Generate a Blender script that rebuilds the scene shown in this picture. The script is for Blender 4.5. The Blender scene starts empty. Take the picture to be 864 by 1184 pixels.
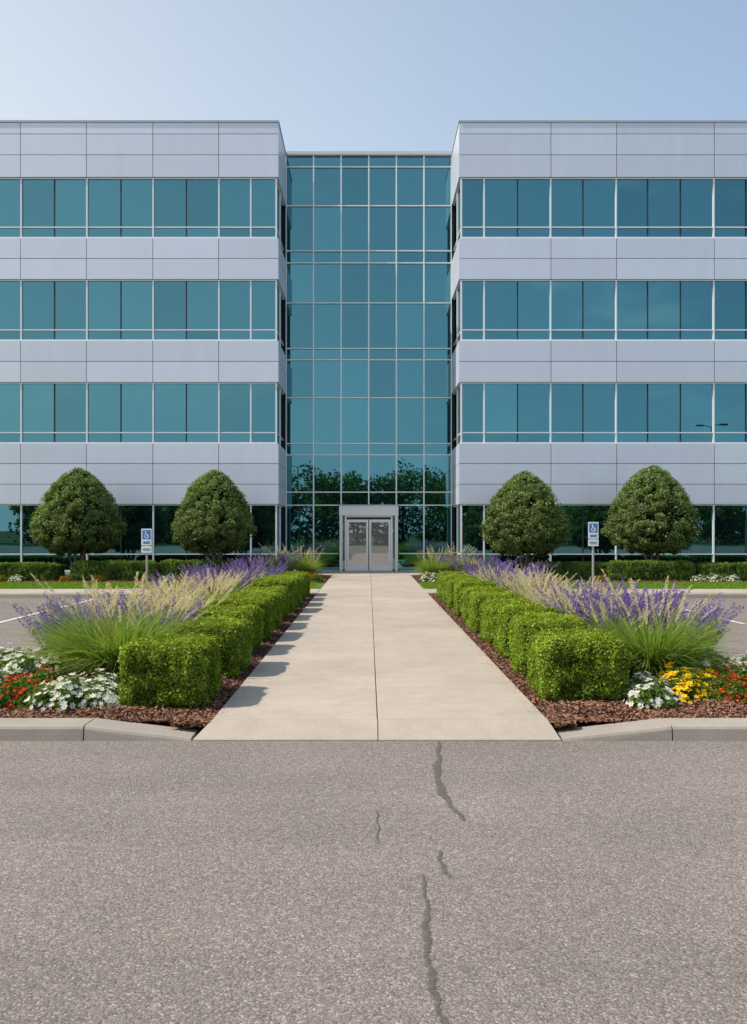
import bpy, math, random
import numpy as np
from mathutils import Vector
rng=np.random.default_rng(7); random.seed(7)
S=bpy.context.scene
COL=S.collection

# ---------------------------------------------------------------- materials
def newmat(name):
    m=bpy.data.materials.new(name); m.use_nodes=True
    nt=m.node_tree; nt.nodes.clear()
    out=nt.nodes.new('ShaderNodeOutputMaterial')
    return m,nt,out
def N(nt,t,**k):
    n=nt.nodes.new(t)
    for a,b in k.items():
        if a.startswith('i_'):
            n.inputs[a[2:].replace('_',' ')].default_value=b
        else: setattr(n,a,b)
    return n
def L(nt,a,b): nt.links.new(a,b)
def ramp(nt,stops,fac=None):
    r=nt.nodes.new('ShaderNodeValToRGB')
    while len(r.color_ramp.elements)<len(stops): r.color_ramp.elements.new(0.5)
    for e,(p,c) in zip(r.color_ramp.elements,stops):
        e.position=p; e.color=(c[0],c[1],c[2],1) if hasattr(c,'__len__') else (c,c,c,1)
    if fac is not None: L(nt,fac,r.inputs[0])
    return r
def mixc(nt,a,b,fac,mode='MIX'):
    m=nt.nodes.new('ShaderNodeMix'); m.data_type='RGBA'; m.blend_type=mode
    for sock,v in ((m.inputs[0],fac),(m.inputs[6],a),(m.inputs[7],b)):
        if hasattr(v,'links') or hasattr(v,'is_linked'): L(nt,v,sock)
        elif hasattr(v,'__len__'): sock.default_value=(v[0],v[1],v[2],1)
        else: sock.default_value=v
    return m.outputs[2]
def noise(nt,scale,detail=4,rough=.6,vec=None):
    n=N(nt,'ShaderNodeTexNoise',i_Scale=scale,i_Detail=detail,i_Roughness=rough)
    if vec is not None: L(nt,vec,n.inputs['Vector'])
    return n.outputs['Fac']
def objco(nt): return N(nt,'ShaderNodeTexCoord').outputs['Object']

def mat_leaf(name,trans=.3,gloss=.06):
    m,nt,out=newmat(name)
    a=N(nt,'ShaderNodeAttribute',attribute_name='Col')
    d=N(nt,'ShaderNodeBsdfDiffuse'); t=N(nt,'ShaderNodeBsdfTranslucent')
    L(nt,a.outputs['Color'],d.inputs[0])
    tc=mixc(nt,a.outputs['Color'],(1.25,1.3,.6),1.0,'MULTIPLY'); L(nt,tc,t.inputs[0])
    m1=N(nt,'ShaderNodeMixShader'); m1.inputs[0].default_value=trans
    L(nt,d.outputs[0],m1.inputs[1]); L(nt,t.outputs[0],m1.inputs[2])
    if gloss>0:
        g=N(nt,'ShaderNodeBsdfGlossy',i_Roughness=.5); g.inputs['Color'].default_value=(.7,.85,.5,1)
        m2=N(nt,'ShaderNodeMixShader'); m2.inputs[0].default_value=gloss
        L(nt,m1.outputs[0],m2.inputs[1]); L(nt,g.outputs[0],m2.inputs[2]); m1=m2
    L(nt,m1.outputs[0],out.inputs[0]); return m
def mat_attr(name,rough=.6,metal=0,dirt=0.0,spec=.5,bump=0,bscale=40):
    m,nt,out=newmat(name)
    a=N(nt,'ShaderNodeAttribute',attribute_name='Col')
    p=N(nt,'ShaderNodeBsdfPrincipled'); p.inputs['Roughness'].default_value=rough; p.inputs['Metallic'].default_value=metal
    p.inputs['Specular IOR Level'].default_value=spec
    c=a.outputs['Color']
    oc=objco(nt)
    if dirt>0:
        mp=N(nt,'ShaderNodeMapping'); mp.inputs['Scale'].default_value=(2.2,2.2,.35); L(nt,oc,mp.inputs['Vector'])
        nn=noise(nt,1.0,5,.65,mp.outputs[0]); r=ramp(nt,[(.3,1-dirt),(.7,1.0)],nn)
        c=mixc(nt,c,r.outputs[0],1.0,'MULTIPLY')
    L(nt,c,p.inputs['Base Color'])
    if bump>0:
        b=N(nt,'ShaderNodeBump',i_Strength=bump,i_Distance=.01); L(nt,noise(nt,bscale,2,.7,oc),b.inputs['Height']); L(nt,b.outputs[0],p.inputs['Normal'])
    L(nt,p.outputs[0],out.inputs[0]); return m
def mat_glass(name,tint,refl,body):
    m,nt,out=newmat(name)
    a=N(nt,'ShaderNodeAttribute',attribute_name='Col')
    g=N(nt,'ShaderNodeBsdfGlossy',i_Roughness=.008)
    tc=mixc(nt,tint,a.outputs['Color'],1.0,'MULTIPLY'); L(nt,tc,g.inputs[0])
    oc=objco(nt)
    b=N(nt,'ShaderNodeBump',i_Strength=.04,i_Distance=.02); L(nt,noise(nt,.9,2,.5,oc),b.inputs['Height']); L(nt,b.outputs[0],g.inputs['Normal'])
    d=N(nt,'ShaderNodeBsdfDiffuse'); d.inputs[0].default_value=(*body,1)
    f=N(nt,'ShaderNodeFresnel',i_IOR=1.5)
    mp=N(nt,'ShaderNodeMath',operation='ADD'); mp.inputs[1].default_value=refl; L(nt,f.outputs[0],mp.inputs[0])
    mp.use_clamp=True
    mx=N(nt,'ShaderNodeMixShader'); L(nt,mp.outputs[0],mx.inputs[0]); L(nt,d.outputs[0],mx.inputs[1]); L(nt,g.outputs[0],mx.inputs[2])
    L(nt,mx.outputs[0],out.inputs[0]); return m

def mat_asphalt():
    m,nt,out=newmat('asphalt'); oc=objco(nt)
    p=N(nt,'ShaderNodeBsdfPrincipled'); p.inputs['Roughness'].default_value=.9; p.inputs['Specular IOR Level'].default_value=.2
    wob=N(nt,'ShaderNodeTexNoise',i_Scale=60.0,i_Detail=1.0); L(nt,oc,wob.inputs['Vector'])
    vm=N(nt,'ShaderNodeVectorMath',operation='MULTIPLY_ADD'); L(nt,wob.outputs['Color'],vm.inputs[0]); vm.inputs[1].default_value=(.012,.012,.012); L(nt,oc,vm.inputs[2])
    v=N(nt,'ShaderNodeTexVoronoi',i_Scale=100.0); L(nt,vm.outputs[0],v.inputs['Vector'])
    sep=N(nt,'ShaderNodeSeparateColor'); L(nt,v.outputs['Color'],sep.inputs[0])
    stones=ramp(nt,[(0,(.20,.168,.148)),(.5,(.262,.225,.20)),(.85,(.31,.27,.243)),(1,(.44,.39,.355))],sep.outputs[0])
    edge=ramp(nt,[(.28,1.08),(.85,.55)],v.outputs['Distance'])
    c=mixc(nt,stones.outputs[0],edge.outputs[0],1.0,'MULTIPLY')
    n1=ramp(nt,[(.25,.84),(.75,1.12)],noise(nt,.5,5,.6,oc)); c=mixc(nt,c,n1.outputs[0],1.0,'MULTIPLY')
    n2=ramp(nt,[(.3,.87),(.7,1.11)],noise(nt,22,3,.65,oc)); c=mixc(nt,c,n2.outputs[0],1.0,'MULTIPLY')
    mp=N(nt,'ShaderNodeMapping'); mp.inputs['Scale'].default_value=(.12,1.6,1); L(nt,oc,mp.inputs['Vector'])
    n3=ramp(nt,[(.3,.92),(.7,1.05)],noise(nt,1.0,2,.6,mp.outputs[0])); c=mixc(nt,c,n3.outputs[0],1.0,'MULTIPLY')
    L(nt,c,p.inputs['Base Color'])
    b=N(nt,'ShaderNodeBump',i_Strength=.5,i_Distance=.005,invert=True); L(nt,v.outputs['Distance'],b.inputs['Height'])
    L(nt,b.outputs[0],p.inputs['Normal']); L(nt,p.outputs[0],out.inputs[0]); return m
def mat_concrete(name,mul=(1,1,1)):
    m,nt,out=newmat(name); oc=objco(nt)
    a=N(nt,'ShaderNodeAttribute',attribute_name='Col')
    p=N(nt,'ShaderNodeBsdfPrincipled'); p.inputs['Roughness'].default_value=.85; p.inputs['Specular IOR Level'].default_value=.25
    c=a.outputs['Color']
    for sc,lo,hi in ((.8,.86,1.06),(5,.92,1.05),(110,.82,1.12)):
        r=ramp(nt,[(.3,lo),(.7,hi)],noise(nt,sc,4,.65,oc)); c=mixc(nt,c,r.outputs[0],1.0,'MULTIPLY')
    v2=N(nt,'ShaderNodeTexVoronoi',i_Scale=2.2); L(nt,oc,v2.inputs['Vector'])
    sp=ramp(nt,[(0,.5),(.03,1.0)],v2.outputs['Distance']); c=mixc(nt,c,sp.outputs[0],.5,'MULTIPLY')
    L(nt,c,p.inputs['Base Color'])
    b=N(nt,'ShaderNodeBump',i_Strength=.35,i_Distance=.004); L(nt,noise(nt,150,2,.7,oc),b.inputs['Height']); L(nt,b.outputs[0],p.inputs['Normal'])
    L(nt,p.outputs[0],out.inputs[0]); return m
def mat_ground(name,c1,c2,sc=3,bump=.8):
    m,nt,out=newmat(name); oc=objco(nt)
    p=N(nt,'ShaderNodeBsdfPrincipled'); p.inputs['Roughness'].default_value=.95; p.inputs['Specular IOR Level'].default_value=.1
    a=ramp(nt,[(.3,c1),(.7,c2)],noise(nt,sc,5,.7,oc)); bb=ramp(nt,[(.25,.6),(.75,1.3)],noise(nt,60,3,.7,oc))
    c=mixc(nt,a.outputs[0],bb.outputs[0],1.0,'MULTIPLY'); L(nt,c,p.inputs['Base Color'])
    b=N(nt,'ShaderNodeBump',i_Strength=bump,i_Distance=.03); L(nt,noise(nt,45,3,.7,oc),b.inputs['Height']); L(nt,b.outputs[0],p.inputs['Normal'])
    L(nt,p.outputs[0],out.inputs[0]); return m

M_leaf=mat_leaf('leaf',.3,.03); M_petal=mat_leaf('petal',.3,0); M_grass=mat_leaf('grass_blade',.4,0)
M_panel=mat_attr('metal_panel',.40,.3,.06)
M_frame=mat_attr('frame_metal',.45,0.0); M_dark=mat_attr('dark_paint',.6); M_bark=mat_attr('bark',.9,0,.3,.1,.8,30)
M_chip=mat_attr('bark_chips',.9,0,.0,.1); M_paint=mat_attr('painted_metal',.45)
M_glass=mat_glass('tinted_glass',(.145,.37,.42),.66,(.006,.02,.025))
M_dglass=mat_glass('door_glass',(.8,.82,.8),.35,(.24,.23,.21))
M_asph=mat_asphalt(); M_conc=mat_concrete('concrete')
M_mulch=mat_ground('mulch_soil',(.05,.026,.018),(.11,.06,.04),8)
M_lawn=mat_ground('lawn',(.08,.15,.02),(.14,.22,.04),1.2)
M_far=mat_ground('terrain',(.06,.09,.03),(.11,.13,.05),.05,.2)

# ---------------------------------------------------------------- mesh helpers
class Acc:
    def __init__(s): s.v=[];s.f=[];s.c=[];s.n=0
    def add(s,v,f,c):
        v=np.asarray(v,float).reshape(-1,3); f=np.asarray(f,int).reshape(-1,4)
        c=np.asarray(c,float)
        if c.ndim==1: c=np.repeat(c[None],len(v),0)
        s.v.append(v); s.f.append(f+s.n); s.c.append(c); s.n+=len(v)
    def box(s,x0,x1,y0,y1,z0,z1,c=(.5,.5,.5)):
        x0,x1=sorted((x0,x1)); y0,y1=sorted((y0,y1)); z0,z1=sorted((z0,z1))
        v=[(x0,y0,z0),(x1,y0,z0),(x1,y1,z0),(x0,y1,z0),(x0,y0,z1),(x1,y0,z1),(x1,y1,z1),(x0,y1,z1)]
        s.add(v,[(0,3,2,1),(4,5,6,7),(0,1,5,4),(1,2,6,5),(2,3,7,6),(3,0,4,7)],c)
    def quad(s,pts,c): s.add(pts,[(0,1,2,3)],c)
    def tube(s,pts,rad,c,n=8):
        pts=np.asarray(pts,float); k=len(pts); rad=np.broadcast_to(rad,(k,))
        V=[]
        for i in range(k):
            t=pts[min(i+1,k-1)]-pts[max(i-1,0)]; t/=np.linalg.norm(t)+1e-9
            a=np.cross(t,(1,0,0) if abs(t[0])<.8 else (0,1,0)); a/=np.linalg.norm(a); b=np.cross(t,a)
            for j in range(n):
                an=2*math.pi*j/n; V.append(pts[i]+rad[i]*(math.cos(an)*a+math.sin(an)*b))
        F=[(i*n+j,i*n+(j+1)%n,(i+1)*n+(j+1)%n,(i+1)*n+j) for i in range(k-1) for j in range(n)]
        s.add(V,F,c)
    def leaves(s,P,U,V,c):
        n=len(P); vv=np.empty((n,4,3)); vv[:,0]=P-U; vv[:,1]=P+V-.15*U; vv[:,2]=P+U; vv[:,3]=P-V-.15*U
        s.add(vv.reshape(-1,3),np.arange(n*4).reshape(n,4),np.repeat(c,4,0))
    def mesh(s,name,mat,smooth=False):
        v=np.concatenate(s.v); f=np.concatenate(s.f); c=np.concatenate(s.c)
        me=bpy.data.meshes.new(name); me.vertices.add(len(v)); me.vertices.foreach_set('co',v.astype(np.float32).ravel())
        me.loops.add(len(f)*4); me.loops.foreach_set('vertex_index',f.astype(np.int32).ravel())
        me.polygons.add(len(f)); me.polygons.foreach_set('loop_start',(np.arange(len(f))*4).astype(np.int32))
        me.polygons.foreach_set('loop_total',np.full(len(f),4,np.int32))
        me.update(calc_edges=True)
        at=me.color_attributes.new('Col','FLOAT_COLOR','POINT')
        at.data.foreach_set('color',np.concatenate([c,np.ones((len(c),1))],1).astype(np.float32).ravel())
        me.polygons.foreach_set('use_smooth',np.full(len(f),bool(smooth)))
        me.materials.append(mat); me.update(); return me
def obj(name,me,loc=(0,0,0),rz=0,sc=(1,1,1),parent=None):
    o=bpy.data.objects.new(name,me); COL.objects.link(o); o.location=loc; o.rotation_euler=(0,0,rz)
    o.scale=sc if hasattr(sc,'__len__') else (sc,)*3
    if parent: o.parent=parent
    return o
def empty(name,loc=(0,0,0)):
    o=bpy.data.objects.new(name,None); COL.objects.link(o); o.location=loc; o.empty_display_size=.2; return o
def unit(a): return a/(np.linalg.norm(a,axis=1,keepdims=True)+1e-9)
def rv(n): return unit(rng.normal(size=(n,3)))
def leafset(acc,P,Nn,ln,wd,c,bias=.8,cvar=.25):
    n=len(P); nn=unit(Nn*bias+rv(n)); U=unit(np.cross(nn,rv(n))); V=np.cross(nn,U)
    k=rng.uniform(.7,1.3,(n,1))
    c=np.asarray(c,float); c=np.broadcast_to(c,(n,3))*rng.uniform(1-cvar,1+cvar,(n,1))
    acc.leaves(P,U*ln*k*.5,V*wd*k*.5,c)
def lump(P,f,seed,k=14):
    r=np.random.default_rng(int(seed*100)); s=np.zeros(len(P))
    for _ in range(k):
        d=r.normal(size=3); d/=np.linalg.norm(d); s+=np.sin(P@d*f*r.uniform(.6,1.7)+r.uniform(0,6.28))
    return s/math.sqrt(k/2)

# ---------------------------------------------------------------- ground sheets
a=Acc(); a.quad([(-900,-900,-.3),(900,-900,-.3),(900,900,-.3),(-900,900,-.3)],(.1,.1,.1)); obj('ground',a.mesh('ground',M_far))
a=Acc(); a.quad([(-70,-32,-.13),(70,-32,-.13),(70,23.3,-.13),(-70,23.3,-.13)],(.1,.1,.1)); obj('asphalt_road',a.mesh('asphalt_road',M_asph))
a=Acc()
for sx in (-1,1):
    for k in range(8):
        x=sx*(7.3+2.75*k); a.quad([(x-.05,16.8,-.126),(x+.05,16.8,-.126),(x+.05,22.9,-.126),(x-.05,22.9,-.126)],(.72,.72,.7))
obj('parking_line_marking',a.mesh('parking_lines',mat_attr('road_paint',.8,0,.25,.2)))
a=Acc(); a.box(-70,70,23.35,75,-.29,-.03,(.1,.1,.1)); obj('lawn',a.mesh('lawn',M_lawn))
# cracks in the asphalt
mcr,nt,out=newmat('asphalt_crack'); p=N(nt,'ShaderNodeBsdfPrincipled'); p.inputs['Roughness'].default_value=.9
oc=objco(nt); r=ramp(nt,[(.35,(.085,.072,.065)),(.7,(.17,.146,.13))],noise(nt,60,4,.7,oc)); L(nt,r.outputs[0],p.inputs['Base Color'])
tr=N(nt,'ShaderNodeBsdfTransparent'); mx=N(nt,'ShaderNodeMixShader')
at=N(nt,'ShaderNodeAttribute',attribute_name='Col'); sp=N(nt,'ShaderNodeSeparateColor'); L(nt,at.outputs['Color'],sp.inputs[0])
ma=N(nt,'ShaderNodeMath',operation='MULTIPLY_ADD'); ma.inputs[1].default_value=1.1; L(nt,noise(nt,110,4,.8,oc),ma.inputs[0]); L(nt,sp.outputs[0],ma.inputs[2])
rr=ramp(nt,[(.84,.12),(1.05,1.0)],ma.outputs[0]); L(nt,rr.outputs[0],mx.inputs[0]); L(nt,p.outputs[0],mx.inputs[1]); L(nt,tr.outputs[0],mx.inputs[2]); L(nt,mx.outputs[0],out.inputs[0])
a=Acc()
def crack(pts,w):
    pts=np.array(pts,float); d=np.linspace(0,len(pts)-1,len(pts)*30); x=np.interp(d,range(len(pts)),pts[:,0]); y=np.interp(d,range(len(pts)),pts[:,1])
    k=np.ones(25)/25; xp=np.convolve(np.pad(x,12,'edge'),k,'valid'); x=xp+.006*np.sin(d*7)+.003*np.sin(d*23)+rng.normal(0,.0015,len(d))
    env=np.sin(np.linspace(0.05,math.pi-.05,len(d)))**.4*(1+.25*np.sin(d*4+1))
    ww=w*env*rng.uniform(.85,1.15,len(d)); V=[];C=[]
    for i in range(len(d)):
        V+= [(x[i]-ww[i],y[i],-.126),(x[i],y[i],-.1255),(x[i]+ww[i],y[i],-.126)]; C+=[(.75,)*3,(.10,)*3,(.75,)*3]
    F=[]
    for i in range(len(d)-1):
        for j in (0,1): F.append((3*i+j,3*i+j+1,3*i+4+j,3*i+3+j))
    a.add(V,F,C)
crack([(.6,7.43),(.56,6.9),(.51,6.5),(.50,6.1),(.53,5.75),(.60,5.40)],.055)
crack([(.40,4.9),(.39,4.7),(.43,4.5)],.03)
crack([(.28,4.55),(.285,4.2),(.25,3.8),(.25,3.5),(.26,3.3),(.29,3.1),(.30,2.6)],.032)
crack([(-2.05,4.02),(-1.9,4.03),(-1.65,4.0)],.010)
crack([(.05,5.6),(.06,5.3),(.05,5.0)],.012)
obj('asphalt_crack',a.mesh('asphalt_crack',mcr))

# walkway slabs
a=Acc(); base=np.array((.47,.405,.335)); WL,WR,WC=-1.40,1.60,.08
def slab(x0,x1,y0,y1,z=0):
    c=base*rng.uniform(.93,1.05); g=.0035
    x0+=g;x1-=g;y0+=g;y1-=g; b=.006
    V=[(x0,y0,z-.1),(x1,y0,z-.1),(x1,y1,z-.1),(x0,y1,z-.1),(x0,y0,z-b),(x1,y0,z-b),(x1,y1,z-b),(x0,y1,z-b),(x0+b,y0+b,z),(x1-b,y0+b,z),(x1-b,y1-b,z),(x0+b,y1-b,z)]
    F=[(0,1,5,4),(1,2,6,5),(2,3,7,6),(3,0,4,7),(4,5,9,8),(5,6,10,9),(6,7,11,10),(7,4,8,11),(8,9,10,11)]
    a.add(V,F,c)
ys=[7.72,9.6]+[9.6+1.75*k for k in range(1,16)]; ys=[y for y in ys if y<35.6]+[36.1]
for y0,y1 in zip(ys[:-1],ys[1:]):
    slab(WL,WC,y0,y1); slab(WC,WR,y0,y1)
for x0,x1,xa,xb in ((WL,WC,-1.52,WC),(WC,WR,WC,1.66)):
    a.add([(xa+.004,7.45,-.20),(xb-.004,7.45,-.20),(xb-.004,7.45,-.118),(xa+.004,7.45,-.118),(x0+.004,7.72,-.002),(x1-.004,7.72,-.002),(x0+.004,7.72,-.2),(x1-.004,7.72,-.2)],[(0,1,2,3),(3,2,5,4),(0,3,4,6),(1,7,5,2)],base*.97)
for sx in (-1,1):
    x=WL if sx<0 else WR
    for k in range(14):
        x2=x+sx*2.2; slab(min(x,x2),max(x,x2),23.62,25.1); x=x2
slab(-3.3,WL,33.2,36.1); slab(WR,3.3,33.2,36.1)
obj('concrete_walkway',a.mesh('concrete_walkway',M_conc))
a=Acc(); a.box(WL+.01,WR-.01,7.8,36.4,-.28,-.02,(.14,.12,.10)); obj('walkway_bedding',a.mesh('walkway_bedding',M_chip))

# kerbs
a=Acc(); kc=np.array((.38,.335,.285))
def kerb(p0,p1,inward,ztop0=0,ztop1=0,w=.30,zb=-.2):
    p0=np.array(p0,float);p1=np.array(p1,float);inw=np.array(inward,float); c=kc*rng.uniform(.93,1.05)
    d=(p1-p0)/np.linalg.norm(p1-p0); p0=p0+d*.006; p1=p1-d*.006
    def sec(p,zt): return [(*(p),zb),(*(p+inw*.012),zt-.03),(*(p+inw*.024),zt-.01),(*(p+inw*.05),zt),(*(p+inw*(w-.02)),zt),(*(p+inw*w),zt-.02),(*(p+inw*w),zb)]
    V=sec(p0,ztop0)+sec(p1,ztop1); F=[(i,i+1,i+8,i+7) for i in range(6)]
    F+=[(0,1,2,3),(0,3,4,6),(7,8,9,10),(7,10,11,13)]
    a.add(V,F,c)
for sx,xi,xj in ((-1,-1.53,-2.46),(1,1.67,2.62)):
    kerb((xi,7.45),(xj,7.45),(0,1),-.105,0,.34)
    kerb((xj,7.45),(sx*4.3,7.45),(0,1),0,0,.34)
    cx,cy,r=sx*4.3,7.95,.5
    prev=(cx,7.45)
    for k in range(1,6):
        an=math.pi/2*k/5; q=(cx+sx*r*math.sin(an),cy-r*math.cos(an)); mid=((cx-(prev[0]+q[0])/2),(cy-(prev[1]+q[1])/2)); l=math.hypot(*mid); kerb(prev,q,(mid[0]/l,mid[1]/l),w=.2); prev=q
    y=7.95
    while y<22.5: kerb((sx*4.8,y),(sx*4.8,min(y+2.5,23.3)),(-sx,0),w=.17); y+=2.5
    x=4.8
    while x<60: kerb((sx*x,23.3),(sx*(x+3),23.3),(0,1),w=.31); x+=3
obj('concrete_kerb',a.mesh('concrete_kerb',M_conc))

# mulch beds + bark chips
a=Acc(); chips=Acc()
def bed(x0,x1,y0,y1,z,n,amp=.03,step=.12):
    nx=max(3,int((x1-x0)/step)); ny=max(3,int((y1-y0)/step)); X,Y=np.meshgrid(np.linspace(x0,x1,nx),np.linspace(y0,y1,ny))
    e=np.minimum.reduce([X-x0,x1-X,Y-y0,y1-Y]); e=np.clip(e/.25,0,1)
    Z=z+e*(.035+amp*np.sin(X*5+Y*2)*np.sin(Y*4.3-X))
    V=np.stack([X,Y,Z],-1).reshape(-1,3); idx=np.arange(nx*ny).reshape(ny,nx)
    F=np.stack([idx[:-1,:-1],idx[:-1,1:],idx[1:,1:],idx[1:,:-1]],-1).reshape(-1,4); a.add(V,F,(.1,.1,.1))
    if n:
        x=rng.uniform(x0,x1,n); y=y0+(y1-y0)*rng.uniform(0,1,n)**1.7
        ee=np.clip(np.minimum.reduce([x-x0,x1-x,y-y0,y1-y])/.25,0,1)
        zz=z+ee*(.035+amp*np.sin(x*5+y*2)*np.sin(y*4.3-x))+rng.uniform(.002,.02,n)
        P=np.stack([x,y,zz],1); col=np.array((.23,.11,.066))*rng.uniform(.35,1.7,(n,1))+rng.uniform(0,.04,(n,1))
        nn=unit(np.array([0,0,1.])+rv(n)*.6); U=unit(np.cross(nn,rv(n))); W=np.cross(nn,U)
        chips.leaves(P,U*rng.uniform(.012,.035,(n,1)),W*rng.uniform(.005,.011,(n,1)),col)
bed(-4.62,WL-.005,7.77,23.3,-.035,36000); bed(WR+.005,4.62,7.77,23.3,-.035,36000)
bed(-16,WL-.02,28.4,33.15,-.02,6000,.02,.25); bed(WR+.02,16,28.4,33.15,-.02,6000,.02,.25)
# mulch sloping down to the lowered kerb beside the ramp
for x0,x1 in ((-1.75,-1.405),(1.605,1.85)):
    n=900; x=rng.uniform(x0,x1,n); y=rng.uniform(7.66,7.95,n); P=np.stack([x,y,-.06+rng.uniform(0,.045,n)],1); nn=unit(np.array([0,0,1.])+rv(n)*.5); U=unit(np.cross(nn,rv(n))); W=np.cross(nn,U)
    chips.leaves(P,U*.026,W*.011,np.array((.21,.105,.066))*rng.uniform(.4,1.6,(n,1)))
n=320; sd_=rng.choice((-1,1),n); x=np.where(sd_<0,WL+np.abs(rng.normal(0,.06,n)),WR-np.abs(rng.normal(0,.06,n))); P=np.stack([x,rng.uniform(7.9,20,n),np.full(n,.005)],1); nn=unit(np.array([0,0,1.])+rv(n)*.2); U=unit(np.cross(nn,rv(n))); W=np.cross(nn,U)
chips.leaves(P,U*.013,W*.005,np.array((.15,.08,.05))*rng.uniform(.5,1.4,(n,1)))
obj('mulch_bed',a.mesh('mulch_bed',M_mulch,True)); obj('bark_mulch',chips.mesh('bark_mulch',M_chip))

# lawn blades
a=Acc()
def blades(n,x0,x1,y0,y1,h,z):
    x=rng.uniform(x0,x1,n);y=rng.uniform(y0,y1,n); P=np.stack([x,y,np.full(n,z)],1)
    U=np.stack([rng.normal(0,.015,n),rng.normal(0,.015,n),rng.uniform(.6,1.2,n)*h],1); an=rng.uniform(0,math.pi,n)
    W=np.stack([np.cos(an),np.sin(an),0*an],1)*.008
    c=np.array((.19,.30,.04))*rng.uniform(.6,1.4,(n,1)); a.leaves(P+U,U,W,c)
for sx in(-1,1): blades(45000,min(sx*1.7,sx*15.5),max(sx*1.7,sx*15.5),25.12,28.4,.03,-.03)
obj('lawn_grass',a.mesh('lawn_grass',M_grass))

# ---------------------------------------------------------------- hedges
def hedge_mesh(name,hx,hy,hz,n,leaf,c,seed,ex=8):
    A=Acc()
    H=np.array((hx,hy,hz)); ar=np.array([hy*hz,hy*hz,hx*hz,hx*hz,hx*hy*1.3,hx*hy*.15]); f=rng.choice(6,n,p=ar/ar.sum())
    q=rng.uniform(-1,1,(n,3)); ax=f//2; sg=np.where(f%2==0,1,-1); q[np.arange(n),ax]=sg
    r=(np.abs(q)**ex).sum(1)**(1/ex); q=q/r[:,None]
    nn=unit(np.sign(q)*np.abs(q)**(ex-1)/H); P=q*H
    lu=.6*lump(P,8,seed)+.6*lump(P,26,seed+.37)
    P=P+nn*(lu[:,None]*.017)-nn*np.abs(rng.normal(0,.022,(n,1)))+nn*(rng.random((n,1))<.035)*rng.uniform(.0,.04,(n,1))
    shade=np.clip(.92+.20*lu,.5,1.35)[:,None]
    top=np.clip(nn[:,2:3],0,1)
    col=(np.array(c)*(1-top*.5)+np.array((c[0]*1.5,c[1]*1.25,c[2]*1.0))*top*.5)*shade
    dead=rng.random((n,1))<.012; col=np.where(dead,np.array((.22,.14,.05)),col)
    P[:,2]+=hz
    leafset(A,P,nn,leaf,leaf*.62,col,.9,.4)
    k=.88
    A.box(-hx*k,hx*k,-hy*k,hy*k,0.0,2*hz*.93,(.012,.02,.006))  # dark box added inside the leaves to stop light passing through
    return A.mesh(name,M_leaf)
hc=(.19,.275,.025)
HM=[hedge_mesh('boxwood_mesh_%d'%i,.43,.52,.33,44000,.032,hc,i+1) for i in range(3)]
def place_hedges(xc,ys,hw,ln=1):
    for i,y in enumerate(ys):
        obj('boxwood_hedge',HM[i%3],(xc[i] if hasattr(xc,'__len__') else xc,y+.52*ln,-.03),random.choice((0,math.pi))+random.uniform(-.04,.04),(hw/.86*random.uniform(.95,1.04),ln*random.uniform(.94,1.03),rng.uniform(.90,1.05)))
ysl=[8.15,9.9]+[11.6+1.5*k for k in range(8)]
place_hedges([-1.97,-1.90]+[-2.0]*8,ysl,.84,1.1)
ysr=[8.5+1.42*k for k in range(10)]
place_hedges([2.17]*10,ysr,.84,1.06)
HB=[hedge_mesh('low_hedge_mesh_%d'%i,1.5,.45,.30,36000,.055,(.11,.185,.03),i+5) for i in range(2)]
for i,(x,y) in enumerate([(-11.9,29.5),(-8.7,29.6),(-14.9,29.5),(-5.9,30.2),(7.0,30.1),(9.6,29.6),(12.6,29.5),(15.5,29.5)]):
    obj('low_hedge',HB[i%2],(x,y,-.02),0,(.95,1,1.0+.1*(i%2)))

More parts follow.
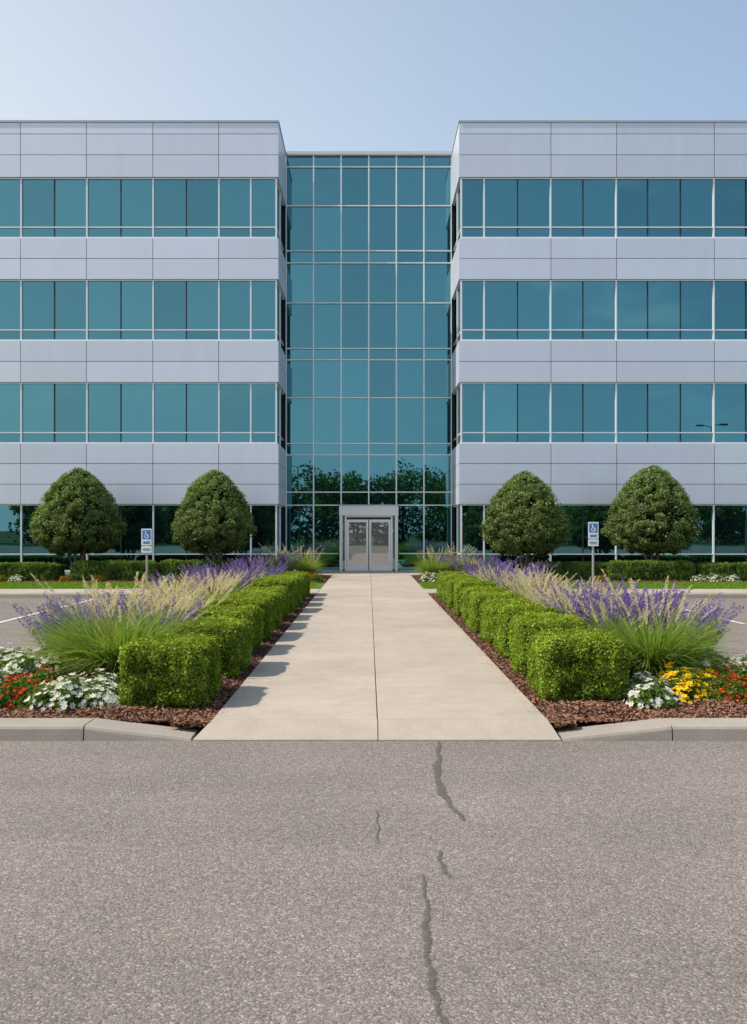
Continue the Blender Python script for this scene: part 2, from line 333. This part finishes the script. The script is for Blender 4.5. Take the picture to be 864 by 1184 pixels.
# ---------------------------------------------------------------- shaped trees
def tree(name,seed,R,zb,zt):
    A=Acc(); nc=420
    t=rng.beta(1.25,1.35,nc); an=rng.uniform(0,2*math.pi,nc)
    prof=lambda t: R*np.clip(1-t**1.85,0,1)**.64*np.clip((t+.03)/.27,0,1)**.42
    rr=prof(t)*rng.uniform(.82,.99,nc)*(1+.04*np.sin(an*3+seed)+.035*np.sin(an*5+t*7+seed))
    C=np.stack([rr*np.cos(an),rr*np.sin(an),zb+(zt-zb)*t*.97],1)
    cen=np.array((0,0,zb+(zt-zb)*.4))
    for i in range(nc):
        n=170; d=rv(n); out=unit((C[i]-cen)[None])[0]
        d=unit(d+out*.6); rad=rng.uniform(.10,.21)
        P=C[i]+d*rad*rng.uniform(.5,1.2,(n,1))*np.array((1,1,.85))
        k=rng.uniform(.75,1.25); base=np.array((.19,.255,.085))*k
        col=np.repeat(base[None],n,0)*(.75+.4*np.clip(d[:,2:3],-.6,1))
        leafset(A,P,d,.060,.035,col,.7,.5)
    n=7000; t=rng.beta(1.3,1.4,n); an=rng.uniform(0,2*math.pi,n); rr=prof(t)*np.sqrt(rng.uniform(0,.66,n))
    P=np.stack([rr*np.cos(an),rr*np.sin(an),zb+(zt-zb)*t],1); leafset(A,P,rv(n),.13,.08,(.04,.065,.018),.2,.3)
    n=2600; t=rng.beta(1.3,1.1,n); an=rng.uniform(0,2*math.pi,n); rr=prof(t)*rng.uniform(1.0,1.13,n)
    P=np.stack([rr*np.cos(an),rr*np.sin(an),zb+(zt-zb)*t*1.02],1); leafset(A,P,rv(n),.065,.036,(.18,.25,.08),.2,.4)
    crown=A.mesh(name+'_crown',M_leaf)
    B=Acc()
    for k in range(6):
        an=k*1.05+seed; r0=.08; r1=rng.uniform(.35,.7)
        pts=[(r0*math.cos(an),r0*math.sin(an),-.05),(.16*math.cos(an),.16*math.sin(an),.45),(r1*.6*math.cos(an+.2),r1*.6*math.sin(an+.2),1.1),(r1*math.cos(an+.3),r1*math.sin(an+.3),2.0),(r1*.8*math.cos(an),r1*.8*math.sin(an),zt-.8)]
        B.tube(pts,[.065,.05,.04,.028,.01],(.24,.20,.16))
        for j in range(3):
            z=1.1+.4*j; a2=an+rng.uniform(-1,1); B.tube([(r1*.7*math.cos(an+.2),r1*.7*math.sin(an+.2),z),(r1*1.5*math.cos(a2),r1*1.5*math.sin(a2),z+.5)],[.022,.008],(.13,.10,.075),6)
    return crown,B.mesh(name+'_trunk',M_bark,True)
TM=[tree('tree_a',1.0,1.60,.95,3.86),tree('tree_b',2.4,1.44,.98,3.80)]
for x,y,k,rz,sc in ((-10.25,30.5,0,.3,1.0),(-5.45,30.5,1,1.2,1.0),(5.52,30.5,0,2.6,.97),(9.98,30.5,0,4.4,1.02)):
    e=empty('ornamental_tree',(x,y,-.02)); e.rotation_euler[2]=rz; e.scale=(sc,)*3
    obj('crown',TM[k][0],parent=e); obj('trunk',TM[k][1],parent=e)

# ---------------------------------------------------------------- grasses, salvia, flowers
def strips(A,P0,d,Lh,a_,b_,c_,e_,w,col,seg=6):
    n=len(P0); ts=np.linspace(0,1,seg); side=np.stack([-d[:,1],d[:,0],np.zeros(n)],1)
    tw=unit(side+rng.normal(0,.4,(n,3)))
    VV=np.empty((n,seg,2,3))
    for i,t in enumerate(ts):
        p=P0+d*((a_*t+b_*t*t)*Lh)[:,None]; p[:,2]+=Lh*(c_*t-e_*t*t)
        ww=w*(1-t**2)*.5+.0006
        VV[:,i,0]=p-tw*ww; VV[:,i,1]=p+tw*ww
    b=np.arange(n)[:,None]*seg*2+np.arange(seg-1)[None]*2
    F=np.stack([b,b+1,b+3,b+2],-1).reshape(-1,4)
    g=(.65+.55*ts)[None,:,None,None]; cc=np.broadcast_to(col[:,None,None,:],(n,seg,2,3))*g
    A.add(VV.reshape(-1,3),F,cc.reshape(-1,3))
    return p
def disc(n,r):
    an=rng.uniform(0,2*math.pi,n); rr=r*np.sqrt(rng.random(n)); d=np.stack([np.cos(an),np.sin(an),0*an],1)
    return d*rr[:,None],unit(d+rng.normal(0,.25,(n,3))*np.array((1,1,0)))
def fountain(name,seed,n,plumes,cg,h):
    A=Acc(); P,d=disc(n,.2); Lh=rng.uniform(.55,1.0,n)*h
    a_=rng.uniform(.02,.42,n); b_=rng.uniform(.15,.8,n); c_=rng.uniform(.9,1.15,n); e_=rng.uniform(.1,.85,n)
    col=np.array(cg)*rng.uniform(.6,1.35,(n,1)); dry=rng.random((n,1))<.1; col=np.where(dry,np.array((.36,.30,.15)),col)
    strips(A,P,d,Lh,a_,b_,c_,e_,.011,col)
    m=plumes; P,d=disc(m,.14); Lh=rng.uniform(.95,1.2,m)*h; b=rng.uniform(.1,.5,m); e=rng.uniform(0,.25,m); aa=rng.uniform(0,.3,m)
    strips(A,P,d,Lh,aa,b,np.full(m,1.05),e,.005,np.repeat(np.array([(.32,.28,.13)]),m,0))
    for i in range(m):
        k=120; t=rng.uniform(.76,1.03,k); p=P[i]+d[i]*((aa[i]*t+b[i]*t*t)*Lh[i])[:,None]; p[:,2]+=Lh[i]*(1.05*t-e[i]*t*t)
        rad=.017*np.sin(np.clip((t-.75)/.29,0.05,1)*math.pi)**.6
        q=rv(k); p=p+q*rad[:,None]; U=unit(q*.8+np.array((0,0,1.))+d[i]*.6)*.016; W=unit(np.cross(U,rv(k)))*.0028
        A.leaves(p,U,W,np.array((.72,.61,.48))*rng.uniform(.7,1.25,(k,1)))
    return A.mesh(name,M_grass)
FG=[fountain('fountain_grass_mesh',1,2000,16,(.20,.31,.06),.95),fountain('plume_grass_mesh',2,1100,50,(.24,.33,.09),.84),fountain('plume_grass_mesh2',3,1100,38,(.21,.31,.08),.86)]
def salvia(name,seed,n,h):
    A=Acc(); P,d=disc(n,.19); Lh=rng.uniform(.6,1.1,n)*h; aa=rng.uniform(0,.45,n); b=rng.uniform(.05,.5,n); e=rng.uniform(0,.12,n)
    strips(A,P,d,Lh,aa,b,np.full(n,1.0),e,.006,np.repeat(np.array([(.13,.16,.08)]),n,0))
    for i in range(n):
        k=90; t=rng.uniform(.64,1.0,k); t=np.round(t*26)/26+rng.normal(0,.006,k)
        p=P[i]+d[i]*((aa[i]*t+b[i]*t*t)*Lh[i])[:,None]; p[:,2]+=Lh[i]*(t-e[i]*t*t)
        q=rv(k); rad=.026*(1.25-t)/.5; p=p+q*rad[:,None]
        U=unit(q+np.array((0,0,.5)))*.012; W=unit(np.cross(U,rv(k)))*.0065
        c=np.array((.25,.17,.47))*rng.uniform(.5,1.5,(k,1)); A.leaves(p,U,W,c)
        k=44; t=rng.uniform(.05,.68,k); p=P[i]+d[i]*((aa[i]*t+b[i]*t*t)*Lh[i])[:,None]; p[:,2]+=Lh[i]*(t-e[i]*t*t)
        q=rv(k); p+=q*.03; U=unit(q+np.array((0,0,.7)))*.035; W=unit(np.cross(U,rv(k)))*.007
        A.leaves(p,U,W,np.array((.18,.27,.08))*rng.uniform(.6,1.3,(k,1)))
    return A.mesh(name,M_petal)
SV=[salvia('salvia_mesh1',1,52,.80),salvia('salvia_mesh2',2,42,.76)]
def flowers(name,cols,R=.3,h=.24,nf=120,fs=.028,center=(.6,.45,.05)):
    A=Acc(); n=2800; d=rv(n); d[:,2]=np.abs(d[:,2]); bl=(1+.16*np.sin(d[:,0:1]*5+d[:,1:2]*4)); P=d*np.array((R,R,h))*rng.uniform(.6,1.05,(n,1))*bl; leafset(A,P,d,.05,.022,(.12,.21,.04),.8,.35)
    d=rv(nf); d[:,2]=np.abs(d[:,2])*1.2+.1; d=unit(d); bl=(1+.16*np.sin(d[:,0:1]*5+d[:,1:2]*4)); P=d*np.array((R,R,h))*rng.uniform(.88,1.25,(nf,1))*bl
    nn=unit(d+np.array((0,-.15,.5))+rv(nf)*.5)
    for i in range(nf):
        c=np.array(cols[rng.integers(len(cols))])*rng.uniform(.8,1.1); s=fs*rng.uniform(.7,1.3)
        u=np.cross(nn[i],(.3,.5,.8)); u/=np.linalg.norm(u); v=np.cross(nn[i],u); k=6
        an=np.arange(k)*2*math.pi/k+rng.random()*6; U=(np.cos(an)[:,None]*u+np.sin(an)[:,None]*v+nn[i]*.25); V=np.cross(nn[i],U)
        A.leaves(P[i]+U*s*.55,U*s*.55,V*s*.42,np.repeat(c[None],k,0)*rng.uniform(.9,1.05,(k,1)))
        A.leaves((P[i]+nn[i]*s*.22)[None],u[None]*s*.22,v[None]*s*.22,np.array(center)[None])
    return A.mesh(name,M_petal)
FW=flowers('white_flower_mesh',[(.76,.76,.72),(.72,.72,.69)],nf=165,fs=.031)
FW2=flowers('white_flower_mesh2',[(.76,.76,.72)],.26,.2,125,.033)
FY=flowers('yellow_flower_mesh',[(.80,.50,.02),(.85,.6,.03)],nf=80,fs=.042,center=(.5,.25,.02))
FR=flowers('red_flower_mesh',[(.50,.03,.015),(.6,.08,.02),(.42,.02,.02)],nf=115,fs=.027)
FO=flowers('orange_flower_mesh',[(.70,.12,.02),(.55,.03,.02)],nf=90,fs=.03,center=(.7,.5,.05))

def put(name,me,x,y,sc=1,z=-.01): obj(name,me,(x,y,z),random.uniform(0,6.28),(sc,sc,sc*random.uniform(.93,1.07)))
for x,y,k,s in ((-2.78,9.75,0,1.12),(-3.15,10.1,0,1.0),(-2.55,10.3,0,.8),(-3.55,12.6,0,.8),(-2.85,11.9,1,.95),(-2.7,13.0,1,.9),(-3.1,13.6,2,.95),(-2.75,14.9,1,.95),(-3.5,15.9,2,.9),(-2.9,16.9,2,.95),(-3.3,18.2,1,.9),(-2.9,20.2,1,.85)): put('fountain_grass',FG[k],x,y,s)
for x,y,s in ((-2.6,10.9,1.14),(-3.3,11.2,1.1),(-3.9,11.0,.95),(-3.9,11.9,.95),(-3.4,13.0,1.05),(-3.9,14.6,1),(-3.9,17.6,1.1),(-3.0,18.9,1.2),(-2.8,21.2,1.25),(-3.6,19.8,1.15),(-4.0,21.5,1.15),(-3.2,22.3,1.25),(-2.7,22.4,1.25)): put('salvia_plant',SV[random.randint(0,1)],x,y,s)
for x,y,k,s in ((3.2,9.8,0,1.05),(3.5,10.2,0,.9),(2.9,10.3,0,.85),(3.4,12.9,0,.85),(2.95,13.2,1,.95),(2.8,11.9,1,.9),(3.5,14.5,2,.9),(2.9,14.9,1,.95),(3.3,16.5,1,.95),(2.9,17.6,2,.95),(3.6,18.8,1,.9),(2.9,20.0,1,.9)): put('fountain_grass',FG[k],x,y,s)
for x,y,s in ((3.75,10.6,1.1),(3.2,10.9,1.15),(4.05,10.9,1.0),(3.6,11.4,1.15),(2.95,11.4,1.15),(4.1,11.8,1.0),(3.5,12.1,1.1),(4.0,12.9,1.05),(3.0,12.6,1.1),(3.9,14.1,1.05),(3.8,16.0,1.05),(3.2,19.2,1.2),(2.9,21.4,1.25),(3.5,20.7,1.2),(3.0,22.4,1.25),(3.9,22.0,1.2)): put('salvia_plant',SV[random.randint(0,1)],x,y,s)
for x,y,m,s in ((-2.62,8.45,FW2,.95),(-2.95,8.35,FW,.95),(-2.75,8.9,FW2,.95),(-3.15,8.75,FW2,.8),(-3.4,8.45,FR,.9),(-3.75,8.2,FW2,.75),(-3.45,9.0,FR,.9),(-3.95,9.1,FW,.9),(-3.75,9.6,FW,1.15),(-3.6,10.2,FW,1.15),(-4.2,10.1,FW,1.2),(-4.15,8.5,FR,.9),(-3.85,8.6,FR,.85),
    (2.75,8.5,FW,.85),(2.9,8.95,FW2,.9),(3.15,8.6,FY,.85),(3.32,9.0,FY,.95),(3.62,8.7,FR,.8),(3.55,9.25,FY,.8),(3.95,8.6,FO,.85),(3.85,9.2,FR,.9),(3.75,9.75,FW,1.1),(4.2,9.7,FW,1.1),(4.25,9.1,FO,.9),(3.95,10.3,FW,1.1),(4.35,8.5,FO,.9)):
    nm={FW:'white_petunia',FW2:'white_petunia',FY:'yellow_marigold',FR:'red_begonia',FO:'orange_begonia'}[m]
    put(nm,m,x,y,s,-.02)
for x in np.arange(-15,-6,.55): 
    if random.random()<.6: put(*random.choice((('white_petunia',FW),('red_begonia',FR),('white_petunia',FW2))),x,28.75+random.uniform(-.1,.15),.85)
for x in np.arange(6.6,15,.55):
    if random.random()<.6: put(*random.choice((('white_petunia',FW),('red_begonia',FR),('white_petunia',FW2))),x,28.75+random.uniform(-.1,.15),.85)
for sx in (-1,1):
    for k in range(5): put(*random.choice((('white_petunia',FW),('red_begonia',FR))),sx*(1.95+.35*k)+.1,28.9+.3*random.random(),1.1)
    for x,y,m,s in ((2.3,31.0,FG[0],.9),(3.0,31.6,SV[0],1.1),(3.7,31.3,FG[1],.8),(2.6,32.3,FG[0],1.1),(3.3,32.6,FG[0],1.1),(4.2,32.0,SV[1],1.2)):
        put('salvia_plant' if m in SV else 'fountain_grass',m,sx*x,y,s)

# ---------------------------------------------------------------- office building
B=empty('office_building')
pan=Acc();fr=Acc();dk=Acc();gl=Acc();core=Acc()
YW,YC,XI,XO=33.6,36.5,3.51,24.0
BAND=[[(17.11,17.56),(16.3,17.11),(15.43,16.3)],[(12.27,13.07),(11.46,12.27)],[(8.27,9.08),(7.46,8.27)],[(4.3,5.08),(3.5,4.3),(2.72,3.5)]]
WIN=[(13.07,15.43,13.51),(9.08,11.46,9.51),(5.08,7.46,5.51),(.1,2.72,.78)]
pc=np.array((.68,.725,.82)); mc=(.80,.82,.86); dc=(.02,.025,.03)
def pane(pts,c=None):
    pts=np.array(pts,float); n=np.cross(pts[1]-pts[0],pts[3]-pts[0]); n/=np.linalg.norm(n); s=np.random.default_rng(int(abs(pts.sum()*1e4))%99999)
    w=np.linalg.norm(pts[1]-pts[0]); h=np.linalg.norm(pts[3]-pts[0]); tx,ty=s.normal(0,.0018,2)
    off=[-tx*w-ty*h,tx*w-ty*h,tx*w+ty*h,-tx*w+ty*h]
    pts=pts+n*(np.array(off)*.5)[:,None]; k=s.uniform(.86,1.08)
    gl.quad(pts,(k*(1 if c is None else c),k,k))
cfg={-1:dict(w=[4.59,5.83,8.39,10.97,13.53,16.1,18.7,21.3],d=[7.11,9.66,12.25,14.8,17.4,20,22.6],j=[5.83,8.39,10.97,13.53,16.1,18.7,21.3]),
      1:dict(w=[4.49,7.08,9.63,13.43,16.0,18.6,21.2],d=[5.8,8.35,10.87,12.15,14.7,17.3,19.9,22.5],j=[7.08,9.63,13.43,16.0,18.6,21.2])}
g=.011
for sx,cf in cfg.items():
    def bx(A,x0,x1,*r): A.box(sx*x0,sx*x1,*r)
    core.box(sx*(XI+.16),sx*XO,YW+.16,YW+20,-.1,17.3,dc)
    J=[XI]+cf['j']+[XO]
    for band in BAND:
        z0=band[-1][0]; z1=band[0][1]
        core.box(sx*(XI+.052),sx*(XO-.01),YW+.052,YW+.165,z0+.02,z1-.03,dc)
        core.box(sx*(XI+.053),sx*(XI+.17),YW+.17,YC-.02,z0+.02,z1-.03,dc)
        for (a0,a1) in band:
            for x0,x1 in zip(J[:-1],J[1:]):
                c=pc*rng.uniform(.94,1.035); t=rng.uniform(0,.003)
                xx0=x0 if x0==XI else x0+g
                bx(pan,xx0,x1-g,YW+t,YW+.05,a0+g,a1-g,c)
            for y0,y1 in ((YW+.053,YW+1.45),(YW+1.45,YC-.03)):
                c=pc*rng.uniform(.95,1.03); bx(pan,XI,XI+.05,y0+g,y1-g,a0+g,a1-g,c)
    for (z0,z1,zt) in WIN:
        V=sorted(cf['w']+cf['d']); V=[XI+.1]+V+[XO]
        for x0,x1 in zip(V[:-1],V[1:]):
            for a0,a1 in ((z0,zt),(zt,z1)):
                q=[(sx*x0,YW+.12,a0),(sx*x1,YW+.12,a0),(sx*x1,YW+.12,a1),(sx*x0,YW+.12,a1)]
                if sx<0: q=[q[1],q[0],q[3],q[2]]
                pane(q)
        for x in cf['w']: bx(fr,x-.028,x+.028,YW+.05,YW+.118,z0+.05,z1-.04,mc)
        for x in cf['d']: bx(dk,x-.02,x+.02,YW+.09,YW+.117,z0+.05,z1-.04,dc)
        bx(fr,XI+.06,XO-.02,YW+.04,YW+.119,z0,z0+.052,mc)
        bx(fr,XI+.06,XO-.02,YW+.055,YW+.119,z1-.042,z1,mc)
        bx(fr,XI+.13,XO-.02,YW+.065,YW+.116,zt-.02,zt+.02,mc)
        bx(fr,XI+.06,XI+.125,YW+.06,YW+.125,z0+.053,z1-.043,mc)
        for y0,y1 in ((YW+.12,YW+1.45),(YW+1.45,YC-.02)):
            for a0,a1 in ((z0,zt),(zt,z1)):
                q=[(sx*(XI+.12),y0,a0),(sx*(XI+.12),y1,a0),(sx*(XI+.12),y1,a1),(sx*(XI+.12),y0,a1)]
                if sx>0: q=[q[1],q[0],q[3],q[2]]
                pane(q)
        bx(fr,XI+.05,XI+.118,YW+1.425,YW+1.475,z0+.053,z1-.043,mc)
        bx(fr,XI+.058,XI+.116,YW+.127,YC-.03,z0+.001,z0+.05,mc); bx(fr,XI+.058,XI+.116,YW+.127,YC-.03,z1-.04,z1-.001,mc); bx(fr,XI+.068,XI+.114,YW+.13,YC-.03,zt-.018,zt+.018,mc)
    bx(pan,XI+.02,XO,YW+.03,YW+.14,-.05,.098,pc*.7)
    bx(fr,XI-.03,XO+.03,YW-.035,YW+.5,17.56,17.63,(.45,.48,.52)); bx(fr,XI-.03,XI+.4,YW+.502,YC+.2,17.56,17.63,(.45,.48,.52))
    bx(core,XI+.1,XO-.1,YW+.5,YW+19.5,17.31,17.4,(.3,.3,.3))
xs=[-3.49+6.98*k/6 for k in range(7)]
zs=[0.05,.73,2.77,3.32,4.89,5.37,7.3,8.9,9.38,11.3,12.99,13.5,15.4,17.04,17.5]
core.box(-3.7,3.7,YC+.1,YC+16,-.1,17.3,dc)
for i in range(6):
    for a0,a1 in zip(zs[:-1],zs[1:]):
        if a1<2.8 and i in (2,3): continue
        pane([(xs[i],YC+.04,a0),(xs[i+1],YC+.04,a0),(xs[i+1],YC+.04,a1),(xs[i],YC+.04,a1)])
for x in xs:
    z0=2.8 if abs(x)<1 else 0
    w=.026; fr.box(max(x-w,-3.5),min(x+w,3.5),YC-.06,YC+.038,z0,17.52,mc)
for z in zs[1:-1]:
    segs=[(-3.49,-1.25),(1.25,3.49)] if z<2.7 else [(-3.49,3.49)]
    for s0,s1 in segs: fr.box(s0+.02,s1-.02,YC-.035,YC+.036,z-.022,z+.022,mc)
fr.box(-3.5,3.5,YC-.12,YC+.4,17.522,17.66,(.6,.63,.66))
pan.box(-3.48,-1.26,YC-.05,YC+.09,-.05,.049,pc*.7); pan.box(1.26,3.48,YC-.05,YC+.09,-.05,.049,pc*.7)
obj('metal_panels',pan.mesh('metal_panels',M_panel),parent=B); obj('window_frames',fr.mesh('window_frames',M_frame),parent=B)
obj('dark_mullions',dk.mesh('dark_mullions',M_dark),parent=B); obj('glass_panes',gl.mesh('glass_panes',M_glass),parent=B); obj('wall_core',core.mesh('wall_core',M_dark),parent=B)
# entrance
e=Acc(); dg=Acc(); hd=Acc(); YD=36.25; wc=(.78,.79,.80)
e.box(-1.24,1.24,YD-.10,YC-.065,2.33,2.74,wc); e.box(-1.27,1.27,YD-.13,YC-.065,2.742,2.78,(.5,.52,.55))
for sx in(-1,1):
    e.box(sx*1.22,sx*1.10,YD-.09,YD+.08,0,2.328,wc); e.box(sx*1.0,sx*.93,YD-.03,YD+.07,0,2.26,(.82,.82,.81))
    dg.quad([(sx*1.10,YD,.05),(sx*1.0,YD,.05),(sx*1.0,YD,2.32),(sx*1.10,YD,2.32)],(.5,.5,.5))
    dg.quad([(sx*1.17,YD+.09,.05),(sx*1.17,YC-.07,.05),(sx*1.17,YC-.07,2.32),(sx*1.17,YD+.09,2.32)],(.6,.6,.6))
    x0,x1=.02,.92
    e.box(sx*x0,sx*(x0+.085),YD,YD+.05,.02,2.16,(.84,.84,.82)); e.box(sx*(x1-.085),sx*x1,YD,YD+.05,.02,2.16,(.84,.84,.82))
    e.box(sx*(x0+.086),sx*(x1-.086),YD+.002,YD+.048,.02,.24,(.84,.84,.82)); e.box(sx*(x0+.086),sx*(x1-.086),YD+.002,YD+.048,2.05,2.16,(.84,.84,.82))
    dg.quad([(sx*(x0+.08),YD+.025,.22),(sx*(x1-.08),YD+.025,.22),(sx*(x1-.08),YD+.025,2.07),(sx*(x0+.08),YD+.025,2.07)],(1,1,1))
    hd.tube([(sx*.16,YD-.01,.85),(sx*.16,YD-.07,.87),(sx*.16,YD-.07,1.33),(sx*.16,YD-.01,1.35)],.014,(.5,.5,.5))
e.box(-1.0,1.0,YD-.03,YD+.07,2.262,2.327,(.8,.8,.79)); e.box(-1.0,1.0,YD-.05,YD+.1,-.01,.015,(.4,.4,.4))
core2=Acc(); core2.box(-1.1,1.1,YD+.15,YC+.05,0,2.32,(.12,.115,.1))
obj('entrance_frame',e.mesh('entrance_frame',M_paint),parent=B); obj('door_glass',dg.mesh('door_glass',M_dglass),parent=B); obj('door_handles',hd.mesh('door_handles',M_frame),parent=B); obj('vestibule',core2.mesh('vestibule',M_dark),parent=B)

# ---------------------------------------------------------------- parking signs
def sign(x,y,ztop):
    E=empty('parking_sign',(x,y,-.03)); p=Acc(); p.box(-.03,.03,0,.025,0,ztop,(.42,.43,.42)); p.box(-.012,.012,-.012,0,0,ztop-.02,(.35,.36,.35)); obj('post',p.mesh('post',M_paint),parent=E)
    p=Acc(); p.box(-.155,.155,-.022,-.016,ztop-.48,ztop+.02,(.75,.76,.78)); p.box(-.125,.125,-.026,-.0222,ztop-.29,ztop-.02,(.05,.2,.5)); p.box(-.155,.155,-.022,-.016,ztop-.70,ztop-.5,(.75,.76,.78)); p.box(-.11,.11,-.026,-.0222,ztop-.64,ztop-.56,(.25,.32,.4))
    w=(.85,.85,.85); y0=-.031; zc=ztop-.165
    an=[math.radians(t) for t in range(-200,60,20)]
    p.tube([(.005+.055*math.cos(t),y0,zc-.035+.055*math.sin(t)) for t in an],.010,w,6)
    p.tube([(-.02,y0,zc+.06),(-.01,y0,zc+.0),(.04,y0,zc-.005),(.06,y0,zc-.07),(.08,y0,zc-.07)],.011,w,6); p.tube([(-.022,y0,zc+.075),(-.022,y0,zc+.105)],.018,w,8); p.tube([(-.015,y0,zc+.03),(.035,y0,zc+.03)],.009,w,6)
    p.box(-.1,.1,-.026,-.0222,ztop-.43,ztop-.36,(.05,.2,.5))
    obj('plate',p.mesh('plate',M_paint),parent=E)
sign(-6.65,25.9,1.76); sign(6.72,25.9,1.96)

# ---------------------------------------------------------------- behind the camera (seen in the glass)
A=Acc(); T=Acc()
xsT=list(np.arange(-75,76,6.2))
for x in xsT:
    x=x+rng.uniform(-1.5,1.5); y=-58+rng.uniform(-7,7)
    H=rng.uniform(10.5,13.5) if abs(x)<15 else rng.uniform(6,8.5)
    if -62<x<-50: H=13
    R=H*.42
    for k in range(44):
        c=np.array((x,y,H*.56))+rv(1)[0]*np.array((R,R,H*.38))*rng.uniform(.3,1); n=90; d=rv(n)
        P=c+d*rng.uniform(.5,1.1,(n,1))*R*.36; leafset(A,P,d,.5,.34,np.array((.12,.18,.05))*rng.uniform(.6,1.3),.7,.3)
    T.tube([(x,y,-.3),(x,y,H*.6)],[.25,.12],(.1,.08,.06))
    for k in range(9):
        c=np.array((x+rng.uniform(-4,4),y+rng.uniform(-2,2),rng.uniform(.5,2.8))); n=70; d=rv(n); P=c+d*1.8; leafset(A,P,d,.6,.4,(.05,.08,.025),.7,.3)
E=empty('distant_trees'); obj('foliage',A.mesh('foliage',M_leaf),parent=E); obj('trunks',T.mesh('trunks',M_bark),parent=E)
for x,y,h in ((30.8,-10,11.2),(-8,-24,9)):
    E=empty('street_lamp',(x,y,-.13)); p=Acc(); p.tube([(0,0,0),(0,0,h)],[.1,.06],(.06,.06,.06)); p.tube([(0,0,0),(0,0,.5)],[.22,.22],(.4,.38,.35),12)
    for sx in(-1,1):
        p.tube([(0,0,h-.1),(sx*.5,0,h+.05),(sx*.9,0,h+.05)],.035,(.06,.06,.06)); p.box(sx*.8,sx*1.45,-.18,.18,h,h+.14,(.07,.07,.07))
    obj('lamp_body',p.mesh('lamp_body',M_paint),parent=E)

# ---------------------------------------------------------------- light, sky, camera
el=math.radians(47); a_=math.radians(-10)
sd=Vector((-math.cos(el)*math.cos(a_),math.cos(el)*math.sin(a_),math.sin(el)))
sl=bpy.data.lights.new('sun','SUN'); sl.energy=4.9; sl.angle=math.radians(.55); sl.color=(1,.92,.81)
so=bpy.data.objects.new('sun',sl); COL.objects.link(so); so.rotation_euler=sd.to_track_quat('Z','Y').to_euler(); so.location=(-30,0,40)
w=bpy.data.worlds.new('World'); S.world=w; w.use_nodes=True; nt=w.node_tree; nt.nodes.clear()
o=N(nt,'ShaderNodeOutputWorld'); bg=N(nt,'ShaderNodeBackground'); bg.inputs[1].default_value=.14
sk=N(nt,'ShaderNodeTexSky',sky_type='NISHITA'); sk.sun_disc=False; sk.sun_elevation=el; sk.sun_rotation=math.radians(270)+a_; sk.dust_density=1.2; sk.air_density=1.0; sk.ozone_density=1.5
tc=N(nt,'ShaderNodeTexCoord'); sx_=N(nt,'ShaderNodeSeparateXYZ'); L(nt,tc.outputs['Generated'],sx_.inputs[0])
# pale summer haze, thicker near the horizon and toward the sun
hz=N(nt,'ShaderNodeMapRange'); hz.inputs[1].default_value=0; hz.inputs[2].default_value=.7; hz.inputs[3].default_value=.86; hz.inputs[4].default_value=.40; L(nt,sx_.outputs[2],hz.inputs[0])
sh=N(nt,'ShaderNodeMath',operation='MULTIPLY_ADD'); sh.inputs[1].default_value=-.30; L(nt,sx_.outputs[0],sh.inputs[0]); L(nt,hz.outputs[0],sh.inputs[2]); sh.use_clamp=True
hx=N(nt,'ShaderNodeMapRange'); hx.inputs[1].default_value=-.5; hx.inputs[2].default_value=.45; L(nt,sx_.outputs[0],hx.inputs[0])
hcol=mixc(nt,(6.7,7.1,7.3),(4.0,5.5,7.2),hx.outputs[0])
cc=mixc(nt,sk.outputs[0],hcol,sh.outputs[0])
# thin wisps of cloud
mp=N(nt,'ShaderNodeMapping'); mp.inputs['Scale'].default_value=(1.6,1.6,5.0); mp.inputs['Location'].default_value=(.7,.2,.4); L(nt,tc.outputs['Generated'],mp.inputs['Vector'])
cl=ramp(nt,[(.55,0.0),(.75,.5)],noise(nt,2.6,6,.62,mp.outputs[0]))
ym=N(nt,'ShaderNodeMapRange'); ym.inputs[1].default_value=.1; ym.inputs[2].default_value=-.4; L(nt,sx_.outputs[1],ym.inputs[0])
cm=N(nt,'ShaderNodeMath',operation='MULTIPLY'); L(nt,cl.outputs[0],cm.inputs[0]); L(nt,ym.outputs[0],cm.inputs[1])
cc=mixc(nt,cc,(8.0,7.9,7.8),cm.outputs[0])
L(nt,cc,bg.inputs[0]); L(nt,bg.outputs[0],o.inputs[0])
cam=bpy.data.cameras.new('camera'); co=bpy.data.objects.new('camera',cam); COL.objects.link(co); co.location=(0,0,1.68); co.rotation_euler=(math.radians(90),0,0)
cam.lens=1000/1184*36; cam.sensor_width=36; cam.shift_x=5.5/1184; cam.shift_y=22/1184; cam.clip_end=3000
S.camera=co
S.view_settings.view_transform='Standard'; S.view_settings.look='None'; S.view_settings.exposure=0
